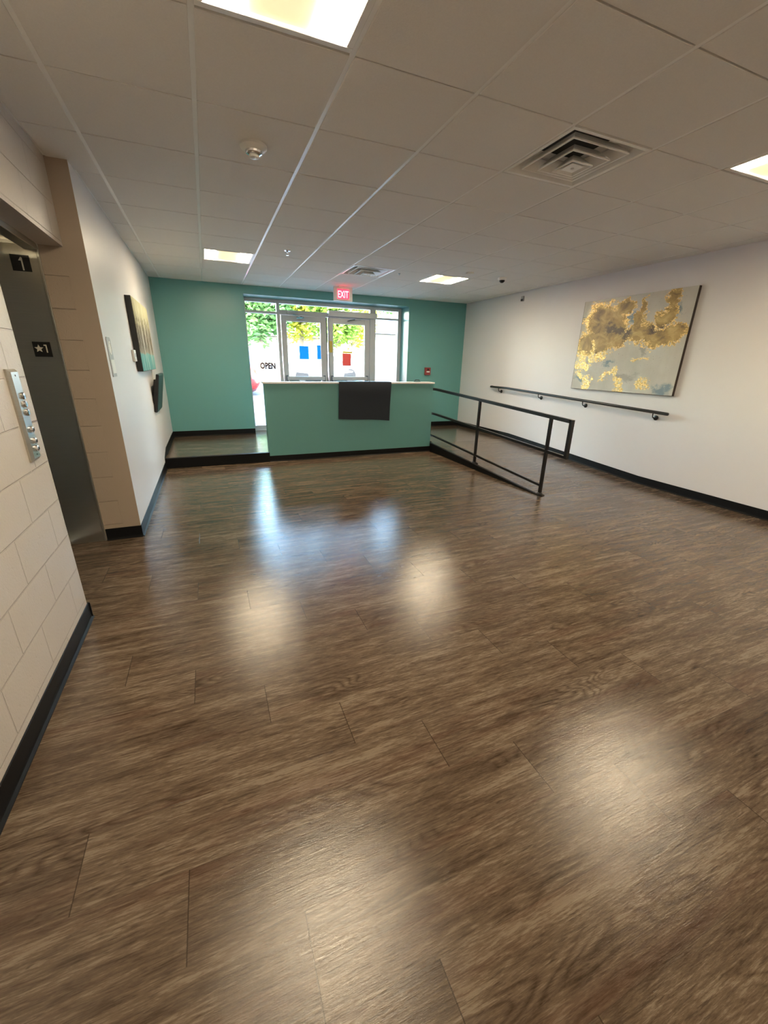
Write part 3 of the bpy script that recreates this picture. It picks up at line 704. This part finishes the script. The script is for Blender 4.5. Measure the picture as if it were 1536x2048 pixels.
for y in (3.58, 4.96, 6.40):
    zb = ramp_z(y) if y < YP else ZP
    top = (off(YP, 0.905) - (YP - 0.05 - y) * 0.05) if y < YP else ZP + 0.905
    bm = nb(); box(bm, GXR - 0.0165, GXR + 0.0165, y - 0.0165, y + 0.0165, zb, top, 0.002); pst = obj('post', bm, MT['black_metal'], t)
    bm = nb(); lathe(bm, [(0.052, 0.0), (0.052, 0.006), (0.034, 0.012), (0.022, 0.022)], (GXR, y, zb + 0.001), 'z', 28, 1.0, 1.25); obj('base_flange', bm, MT['black_metal'], pst, True)

# ------------------------------------------------------------------ mat over the half wall and the small things there
def draped():
    bm = nb(); x0t, x1t, x0b, x1b = 1.835, 2.700, 1.818, 2.678
    prof = [(YP + 0.180, 1.02), (YP + 0.182, 1.150), (YP + 0.172, 1.166), (YP - 0.012, 1.1675), (YP - 0.026, 1.160), (YP - 0.034, 1.140), (YP - 0.030, 1.0), (YP - 0.024, 0.80), (YP - 0.030, 0.592)]
    N = 14; th = 0.006
    outer, inner = [], []
    for k, (y, z) in enumerate(prof):
        f = max(0.0, (1.16 - z) / 0.57) if k > 3 else 0.0
        a, c = x0t + (x0b - x0t) * f, x1t + (x1b - x1t) * f
        ro, ri = [], []
        for q in range(N + 1):
            s = q / N; x = a + (c - a) * s
            zz = z - (0.050 * s - 0.020) * f - 0.004 * math.sin(s * 7) * f
            yy = y - 0.004 * math.sin(s * 5 + k) * f
            ro.append(bm.verts.new((x, yy, zz)))
            dy, dz = (0.0, 0.0)
            if k <= 1: dy = -th * 0.7
            elif k in (2, 3): dz = -th * 0.8
            else: dy = th * 0.8; dz = -0.003 if k == 4 else 0
            ri.append(bm.verts.new((x, yy + dy, zz + dz)))
        outer.append(ro); inner.append(ri)
    n = len(prof)
    for k in range(n - 1):
        for q in range(N):
            bm.faces.new((outer[k][q], outer[k][q + 1], outer[k + 1][q + 1], outer[k + 1][q]))
            bm.faces.new((inner[k][q], inner[k + 1][q], inner[k + 1][q + 1], inner[k][q + 1]))
        for e in (0, N): bm.faces.new((outer[k][e], outer[k + 1][e], inner[k + 1][e], inner[k][e]))
    for k in (0, n - 1):
        for q in range(N): bm.faces.new((outer[k][q], outer[k][q + 1], inner[k][q + 1], inner[k][q]))
    bmesh.ops.recalc_face_normals(bm, faces=bm.faces); return bm
tag(obj('draped_mat', draped(), MT['mat'], None, True), 'black rectangular mat draped over the middle of the teal half wall', 'mat')
t = thing('desk_item', 'small black desk item lying on the right end of the white ledge', 'desk item', (3.22, YP + 0.10, 1.16))
bm = nb(); box(bm, 3.165, 3.275, YP + 0.08, YP + 0.12, 1.160, 1.166, 0.002); obj('foot', bm, MT['black_plastic'], t)
bm = nb(); tube(bm, [(3.172, YP + 0.10, 1.163), (3.178, YP + 0.10, 1.184), (3.192, YP + 0.10, 1.190), (3.255, YP + 0.10, 1.190), (3.266, YP + 0.10, 1.180)], 0.006, 8); obj('handle', bm, MT['black_plastic'], t, True)

# fire alarm pull station on the teal wall
t = thing('fire_alarm_pull', 'small red fire alarm pull station on the teal wall', 'fire alarm', (4.305, YW, 1.22))
bm = nb(); box(bm, 4.245, 4.375, YW - 0.045, YW, 1.222, 1.372, 0.006, 2); obj('body', bm, MT['red_plastic'], t)
bm = nb(); box(bm, 4.275, 4.345, YW - 0.062, YW - 0.044, 1.275, 1.300, 0.003); obj('pull_handle', bm, MT['white_plastic'], t)
bm = nb(); box(bm, 4.292, 4.330, YW - 0.048, YW - 0.044, 1.315, 1.350); obj('label_plate', bm, MT['black_plastic'], t)

# ------------------------------------------------------------------ storefront
YF0, YF1 = YS - 0.045, YS + 0.045
sf = D.objects.new('window_1', None); COL.objects.link(sf); sf.location = (2.28, YS, ZP); sf['kind'] = 'structure'
bm = nb()
for (x0, x1, z0, z1) in [(0.722, 0.765, ZP, 2.498), (1.312, 1.368, ZP, 2.44), (3.150, 3.272, ZP, 2.44), (3.765, 3.838, ZP, 2.498),
                         (0.765, 3.765, 2.435, 2.498), (0.765, 1.312, 2.252, 2.292), (1.368, 3.150, 2.252, 2.33), (3.272, 3.765, 2.268, 2.300),
                         (0.765, 1.312, ZP, ZP + 0.10), (3.272, 3.765, ZP, ZP + 0.10)]:
    box(bm, x0, x1, YF0, YF1, z0, z1, 0.003)
obj('window_frame', bm, MT['alu'], sf)
for (x0, x1, z0, z1) in [(0.765, 1.312, 2.292, 2.435), (1.368, 3.150, 2.33, 2.435), (3.272, 3.765, 2.300, 2.435), (0.765, 1.312, ZP + 0.10, 2.252), (3.272, 3.765, ZP + 0.10, 2.268)]:
    bm = nb(); box(bm, x0, x1, YS - 0.003, YS + 0.003, z0, z1); obj('pane', bm, MT['glass'], sf)
bm = nb(); box(bm, 0.722, 3.838, YS - 0.08, YS + 0.08, ZP, ZP + 0.012, 0.003); obj('threshold', bm, MT['alu'], sf)

def door(name, x0, x1, gx0, gx1, hinge_left):
    d = D.objects.new(name, None); COL.objects.link(d); d.location = ((x0 + x1) / 2, YS, ZP); d['kind'] = 'structure'
    y0, y1 = YS - 0.030, YS + 0.022
    bm = nb()
    box(bm, x0, gx0, y0, y1, ZP + 0.014, 2.248, 0.003); box(bm, gx1, x1, y0, y1, ZP + 0.014, 2.248, 0.003)
    box(bm, gx0, gx1, y0, y1, 2.146, 2.248, 0.003); box(bm, gx0, gx1, y0, y1, ZP + 0.014, ZP + 0.24, 0.003)
    obj('door_frame', bm, MT['alu'], d)
    bm = nb(); box(bm, gx0, gx1, YS - 0.008, YS - 0.002, ZP + 0.24, 2.146); obj('pane', bm, MT['glass'], d)
    bm = nb(); box(bm, gx0 - 0.05, gx1 + 0.05, YS - 0.095, YS - 0.060, 1.095, 1.165, 0.008, 2); pb = obj('push_bar', bm, MT['alu'], d)
    for xx in (gx0 - 0.045, gx1 + 0.045):
        bm = nb(); box(bm, xx - 0.018, xx + 0.018, YS - 0.092, YS - 0.028, 1.075, 1.185, 0.004); obj('bar_bracket', bm, MT['alu_dark'], pb)
    bm = nb(); e = x1 if hinge_left else x0; box(bm, e - 0.008, e + 0.008, y0 - 0.004, y0 + 0.01, ZP + 0.02, 2.24); obj('edge_gasket', bm, MT['alu_dark'], d)
    return d
dl = door('door_1', 1.385, 2.250, 1.482, 2.130, True)
dr = door('door_2', 2.288, 3.145, 2.382, 3.040, False)
# closers
t = thing('door_closer', 'grey overhead closer with a short arm above the left glass door', 'door closer', (1.66, YS - 0.05, 2.24))
bm = nb(); box(bm, 1.49, 1.70, YS - 0.09, YS - 0.045, 2.262, 2.312, 0.006, 2); obj('body', bm, MT['grey_plastic'], t)
bm = nb(); tube(bm, [(1.60, YS - 0.07, 2.262), (1.72, YS - 0.16, 2.225), (1.80, YS - 0.12, 2.215)], 0.009, 8); tube(bm, [(1.66, YS - 0.12, 2.20), (1.80, YS - 0.12, 2.215)], 0.012, 8); obj('arm', bm, MT['chrome'], t, True)
t = thing('door_operator', 'long grey automatic opener box above the right glass door', 'door opener', (2.75, YS - 0.09, 2.26))
bm = nb(); box(bm, 2.268, 3.262, YS - 0.15, YS - 0.045, 2.262, 2.362, 0.008, 2); obj('housing', bm, MT['alu'], t)
bm = nb(); tube(bm, [(2.95, YS - 0.11, 2.262), (2.93, YS - 0.17, 2.235), (2.78, YS - 0.20, 2.222), (2.66, YS - 0.10, 2.20)], 0.011, 8); obj('arm', bm, MT['chrome'], t, True)

# notices on the glass
def sheet(x0, x1, z0, z1, mat, label, cat='notice', name='paper_notice', y=None):
    y = YS - 0.010 if y is None else y
    bm = nb(); box(bm, x0, x1, y - 0.003, y, z0, z1, 0.001)
    return tag(obj(name, bm, mat), label, cat, 'notices stuck on the entrance glass')
blue_p = simple('blue_paper', (0.0, 0.46, 0.85), 0.4); red_p = simple('red_paper', (0.75, 0.15, 0.13), 0.4); yel_p = simple('yellow_paper', (0.70, 0.52, 0.10), 0.5)
for q in (blue_p, red_p, yel_p):
    bs = [x for x in q.node_tree.nodes if x.type == 'BSDF_PRINCIPLED'][0]
    bs.inputs['Transmission Weight'].default_value = 0.0
    tr = q.node_tree.nodes.new('ShaderNodeBsdfTranslucent'); ad = q.node_tree.nodes.new('ShaderNodeMixShader'); ad.inputs[0].default_value = 0.35
    src = bs.inputs['Base Color'].links[0].from_socket
    q.node_tree.links.new(src, tr.inputs[0]); q.node_tree.links.new(bs.outputs[0], ad.inputs[1]); q.node_tree.links.new(tr.outputs[0], ad.inputs[2])
    out = [x for x in q.node_tree.nodes if x.type == 'OUTPUT_MATERIAL'][0]; q.node_tree.links.new(ad.outputs[0], out.inputs[0])
sheet(1.705, 1.885, 1.485, 1.722, blue_p, 'bright blue notice on the middle of the left door glass')
sheet(2.055, 2.129, 1.490, 1.745, blue_p, 'blue notice cut by the right edge of the left door glass')
t = thing('paper_notice', 'red notice with a yellow top strip on the right door glass', 'notice', (2.66, YS - 0.01, 1.37), 'notices stuck on the entrance glass')
bm = nb(); box(bm, 2.570, 2.752, YS - 0.013, YS - 0.010, 1.372, 1.612, 0.001); obj('red_sheet', bm, red_p, t)
bm = nb(); box(bm, 2.575, 2.772, YS - 0.0135, YS - 0.010, 1.614, 1.650, 0.001); obj('yellow_strip', bm, yel_p, t)
sheet(2.300, 2.360, 1.62, 1.83, yel_p, 'narrow dull yellow notice on the left stile of the right door', y=YS - 0.0305)
t = thing('open_sign', 'small sign with dark red letters OPEN hung inside the left sidelight', 'sign', (1.08, YS - 0.03, 1.27))
bm = nb(); box(bm, 0.940, 1.236, YS - 0.012, YS - 0.008, 1.282, 1.430, 0.001); obj('board', bm, MT['glass'], t)
bm = nb(); letters(bm, 'OPEN', (0.945, YS - 0.013, 1.300), (1, 0, 0), (0, 0, 1), 0.150, 0.003, 1.0, 0.74, 0.045); obj('lettering', bm, simple('dark_red_letter', (0.07, 0.010, 0.008), 0.5), t)

# ------------------------------------------------------------------ outside
bm = nb(); prism(bm, [(YS + 0.06, -0.2), (13.0, -0.2), (13.0, 0.115), (YS + 0.06, 0.125)], 'x', -14, 22); tag(obj('sidewalk', bm, MT['concrete']), 'x', 'x')
bpy.data.objects['sidewalk'].pop('label'); bpy.data.objects['sidewalk'].pop('category'); bpy.data.objects['sidewalk']['kind'] = 'structure'
bm = nb(); prism(bm, [(13.0, -0.2), (90.0, -0.2), (90.0, 1.6), (40.0, 1.0), (22.0, 0.47), (20.0, 0.44), (13.0, 0.02)], 'x', -50, 70); struct('parking_lot', bm, MT['asphalt'])
# building mass above and beside the lobby (throws the shade on the sidewalk)
bm = nb()
box(bm, -14, 22, YK - 6, YS + 0.12, ZC + 0.30, 5.2)
box(bm, -14, XL - 0.31, YS - 0.1, YS + 0.12, 0.0, ZC + 0.30); box(bm, XR + 0.16, 22, YS - 0.1, YS + 0.12, 0.0, ZC + 0.30)
struct('wall_facade', bm, MT['stucco'])

# white car
def loft_car(cx, cy, z0, L, W, H, rot, paint, label, name='parked_car'):
    t = thing(name, label, 'car', (cx, cy, z0)); Mr = Matrix.Translation((cx, cy, z0)) @ Matrix.Rotation(rot, 4, 'Z')
    def tr(bm):
        for v in bm.verts: v.co = Mr @ v.co
        return bm
    hl = L / 2
    # lower body: stations along x with bottom, top heights and half widths
    st = [(-1.0, .42, .66, .62), (-.97, .30, .80, .78), (-.85, .24, .90, .86), (-.55, .22, .95, .90), (0, .22, .95, .91), (.45, .22, .92, .90), (.75, .24, .82, .87), (.93, .28, .70, .78), (1.0, .40, .60, .62)]
    bm = nb(); rings = []
    for s, zb, zt_, wd in st:
        hw_ = W / 2 * wd / 0.91; zb *= H / 1.45; zt_ *= H / 1.45
        pr = [(-hw_ * .9, zb), (-hw_, zb + .1), (-hw_ * 1.0, zt_ - .18), (-hw_ * .93, zt_), (hw_ * .93, zt_), (hw_, zt_ - .18), (hw_, zb + .1), (hw_ * .9, zb)]
        rings.append([bm.verts.new((s * hl, a, b_)) for a, b_ in pr])
    for a, b_ in zip(rings, rings[1:]):
        for j in range(8): bm.faces.new((a[j], a[(j + 1) % 8], b_[(j + 1) % 8], b_[j]))
    bm.faces.new(rings[0]); bm.faces.new(list(reversed(rings[-1]))); bmesh.ops.recalc_face_normals(bm, faces=bm.faces)
    bmesh.ops.subdivide_edges(bm, edges=bm.edges[:], cuts=1, smooth=0.6, use_grid_fill=True)
    obj('body', tr(bm), paint, t, True)
    # greenhouse
    bm = nb(); g_ = [(-.78, .93, .80), (-.55, 1.36, .66), (-.10, 1.45, .64), (.18, 1.40, .65), (.52, .92, .80)]
    rings = []
    for s, zt_, wd in g_:
        hw_ = W / 2 * wd; rings.append([bm.verts.new((s * hl, -hw_ if zt_ < 1 else -hw_, zt_ * H / 1.45)), bm.verts.new((s * hl, hw_, zt_ * H / 1.45))])
    low = [[bm.verts.new((s * hl, sg * W / 2 * .86, .90 * H / 1.45)) for sg in (-1, 1)] for s, _, _ in g_]
    for k in range(4):
        bm.faces.new((rings[k][0], rings[k][1], rings[k + 1][1], rings[k + 1][0]))
        for sg in (0, 1): bm.faces.new((rings[k][sg], rings[k + 1][sg], low[k + 1][sg], low[k][sg]))
    bm.faces.new((rings[0][0], rings[0][1], low[0][1], low[0][0])); bm.faces.new((rings[4][0], rings[4][1], low[4][1], low[4][0]))
    bm.faces.new([low[k][0] for k in range(5)] + [low[k][1] for k in reversed(range(5))])
    bmesh.ops.recalc_face_normals(bm, faces=bm.faces); obj('cabin', tr(bm), paint, t)
    for (a, c, zt0, zt1) in ((-.62, -.30, 1.22, 1.36), (-.27, .02, 1.37, 1.37), (.05, .34, 1.34, 1.10)):
        for sg in (-1, 1):
            bm = nb(); vs_ = []
            for (s, z_) in [(a, .98), (c, .98), (c, zt1), (a, zt0)]:
                wl = W / 2 * (.86 + (.65 - .86) * (z_ - .90) / .52); vs_.append(bm.verts.new((s * hl, sg * (wl + .012), z_ * H / 1.45)))
            bm.faces.new(vs_)
            vs2 = [bm.verts.new(v.co + Vector((0, -sg * 0.008, 0))) for v in vs_]; bm.faces.new(list(reversed(vs2)))
            for q in range(4): bm.faces.new((vs_[q], vs_[(q + 1) % 4], vs2[(q + 1) % 4], vs2[q]))
            bmesh.ops.recalc_face_normals(bm, faces=bm.faces)
            obj('side_window', tr(bm), MT['car_glass'], t)
    for s in (-.62, .62 - .07 * 0):
        for sg in (-1, 1):
            bm = nb(); lathe(bm, [(.20, -.10), (.31, -.10), (.335, -.06), (.335, .06), (.31, .10), (.20, .10)], (s * hl * .88, sg * (W / 2 - .09), .335), 'y', 28); wh = obj('wheel', tr(bm), MT['tyre'], t, True)
            bm = nb(); lathe(bm, [(.01, sg * .085), (.07, sg * .09), (.19, sg * .075), (.205, sg * .10), (.205, 0)], (s * hl * .88, sg * (W / 2 - .09), .335), 'y', 20); obj('rim', tr(bm), MT['rim'], wh, True)
    bm = nb(); box(bm, hl * .30, hl * .36, -W / 2 - .12, -W / 2 + .05, .92, 1.04, .02); obj('mirror', tr(bm), paint, t)
    return t
MT['car_glass'] = simple('car_glass', (0.012, 0.016, 0.02), 0.12, 0, 0.35); MT['tyre'] = simple('tyre', (0.015, 0.015, 0.016), 0.85, 0, 0.2); MT['rim'] = simple('rim', (0.30, 0.31, 0.32), 0.4, 0.5)
white_car = simple('white_car_paint', (0.30, 0.30, 0.30), 0.25, 0, 0.6); red_car = simple('red_car_paint', (0.45, 0.008, 0.008), 0.25, 0, 0.6)
loft_car(5.55, 21.9, 0.47, 4.5, 1.8, 1.45, 0.0, white_car, 'white parked car seen side-on through the glass doors')
loft_car(-0.43, 16.6, 0.23, 4.3, 1.75, 1.40, 0.05, red_car, 'red parked car at the left edge of the left sidelight')
t = thing('feather_banner', 'pale blue upright banner outside the left sidelight', 'banner', (1.02, 12.6, 0.115))
bm = nb(); tube(bm, [(0.93, 12.6, 0.115), (0.93, 12.6, 2.45)], 0.012, 8); obj('pole', bm, MT['chrome'], t, True)
bm = nb(); box(bm, 0.94, 1.16, 12.594, 12.606, 1.30, 1.78, 0.001); obj('flag', bm, simple('pale_blue_cloth', (0.20, 0.36, 0.75), 0.8), t)

# trees
def leaf_mat(name, c0, c1):
    m, n, b = new_mat(name); g = G(n); p = g.n('ShaderNodeNewGeometry').outputs['Position']
    f = g.noise(p, 2.2, 3.0); cc = g.mix(g.ramp(f, [(0.35, 0.0), (0.65, 1.0)]), c0, c1)
    g.l(cc, b.inputs['Base Color']); b.inputs['Roughness'].default_value = 0.7; b.inputs['Specular IOR Level'].default_value = 0.2
    tr = g.n('ShaderNodeBsdfTranslucent'); g.l(cc, tr.inputs[0]); mx = g.n('ShaderNodeMixShader'); mx.inputs[0].default_value = 0.35
    g.l(b.outputs[0], mx.inputs[1]); g.l(tr.outputs[0], mx.inputs[2])
    out = [x for x in n.nodes if x.type == 'OUTPUT_MATERIAL'][0]; g.l(mx.outputs[0], out.inputs[0]); return m
def foliage(bm, c, rad, n, size, rng):
    for _ in range(n):
        while True:
            q = Vector((rng.uniform(-1, 1), rng.uniform(-1, 1), rng.uniform(-1, 1)))
            if 0.15 < q.length < 1: break
        q = q.normalized() * (0.55 + 0.45 * rng.random()) * (1 + 0.16 * math.sin(q.x * 9 + c.x) * math.cos(q.z * 7 + c.y))
        p = Vector((c.x + q.x * rad.x, c.y + q.y * rad.y, c.z + q.z * rad.z))
        s = size * rng.uniform(0.6, 1.3)
        R_ = Matrix.Rotation(rng.uniform(0, 6.28), 3, 'Z') @ Matrix.Rotation(rng.uniform(-1.1, 1.1), 3, 'X') @ Matrix.Rotation(rng.uniform(-0.9, 0.9), 3, 'Y')
        pts = [Vector((-s, 0, 0)), Vector((0, -s * 0.45, s * 0.1)), Vector((s, 0, 0)), Vector((0, s * 0.45, s * 0.1))]
        bm.faces.new([bm.verts.new(p + R_ @ k) for k in pts])
GREEN = leaf_mat('leaf_green', (0.11, 0.20, 0.03), (0.24, 0.36, 0.06)); YEL = leaf_mat('leaf_yellow', (0.30, 0.33, 0.03), (0.52, 0.52, 0.07)); BLUEG = leaf_mat('leaf_blue', (0.07, 0.17, 0.06), (0.16, 0.30, 0.09))
bark = simple('bark', (0.20, 0.16, 0.12), 0.9)
def gz(y): return 0.47 + (y - 22) * 0.0294
def tree(x, y, r, h, mat, n, label, seed):
    rng = random.Random(seed); z0 = gz(y)
    t = thing('leafy_tree', label, 'tree', (x, y, z0), 'trees beyond the parking lot')
    bm = nb(); tube(bm, [(x, y, z0 - 0.1), (x + 0.1, y, z0 + h * 0.3), (x, y, z0 + h * 0.62)], [0.22, 0.17, 0.10], 8)
    for k in range(5):
        a = k * 1.3; tube(bm, [(x, y, z0 + h * 0.3 + k * 0.2), (x + math.cos(a) * r * 0.5, y + math.sin(a) * r * 0.5, z0 + h * 0.55 + k * 0.15)], [0.08, 0.03], 6)
    obj('trunk', bm, bark, t, True)
    bm = nb(); c = Vector((x, y, z0 + h * 0.62))
    foliage(bm, c, Vector((r, r, h * 0.38)), int(n * 1.1), 0.21, rng)
    for k in range(4):
        a = rng.uniform(0, 6.28); foliage(bm, c + Vector((math.cos(a) * r * 0.55, math.sin(a) * r * 0.55, rng.uniform(-0.1, 0.25) * h)), Vector((r, r, h * 0.4)) * 0.55, int(n * 0.25), 0.19, rng)
    obj('crown', bm, mat, t)
tree(3.3, 29, 2.4, 7.4, BLUEG, 5200, 'leafy green tree filling the top of the left sidelight', 1)
tree(7.2, 35, 2.6, 8.6, YEL, 5600, 'tall yellow-green tree behind the left glass door', 2)
tree(8.6, 29.6, 2.0, 7.0, GREEN, 4800, 'mid green tree behind the meeting stiles of the doors', 3)
tree(12.2, 37, 2.2, 7.6, YEL, 4600, 'yellow-green tree behind the right glass door', 4)
tree(22.5, 56, 2.6, 11.5, BLUEG, 3000, 'distant green tree top above the right sidelight roof', 5)
# climbing shrub right of the door
t = thing('climbing_shrub', 'dark green shrub climbing outside the right edge of the right sidelight', 'shrub', (4.86, 10.2, 0.12))
rng = random.Random(11); bm = nb()
for k in range(7): foliage(bm, Vector((4.86 - 0.05 * math.sin(k), 10.2, 0.45 + k * 0.33)), Vector((0.33 - 0.025 * k, 0.3, 0.30)), 210, 0.055, rng)
obj('leaves', bm, BLUEG, t)
bm = nb(); tube(bm, [(4.86, 10.2, 0.1), (4.90, 10.2, 1.2), (4.86, 10.2, 2.6)], [0.03, 0.02, 0.01], 6); obj('stem', bm, bark, t, True)
# house across the lot
t = thing('far_house', 'white sided house with grey roof seen through the right sidelight', 'house', (21, 44, gz(44)))
bm = nb(); box(bm, 16.6, 28.0, 43, 50, gz(44) - 0.3, gz(44) + 3.2); obj('wall', bm, simple('white_siding', (0.18, 0.185, 0.19), 0.7), t)
bm = nb(); prism(bm, [(42.4, gz(44) + 3.15), (50.6, gz(44) + 3.15), (46.5, gz(44) + 5.4)], 'x', 16.2, 28.4); obj('roof', bm, simple('grey_shingle', (0.07, 0.08, 0.09), 0.85), t)
for x in (18.2, 22.0):
    bm = nb(); box(bm, x, x + 1.0, 42.95, 43.0, gz(44) + 1.1, gz(44) + 2.3); obj('window', bm, MT['car_glass'], t)
t = thing('low_building', 'long pale building beyond the trees behind the doors', 'building', (2.0, 46, gz(46)))
bm = nb(); box(bm, -10, 13.5, 46, 52, gz(46) - 0.5, gz(46) + 2.6); obj('wall', bm, simple('pale_brick', (0.15, 0.14, 0.13), 0.8), t)
bm = nb(); box(bm, -10.3, 13.8, 45.7, 52.3, gz(46) + 2.6, gz(46) + 2.9); obj('roof', bm, MT['roofing'], t)
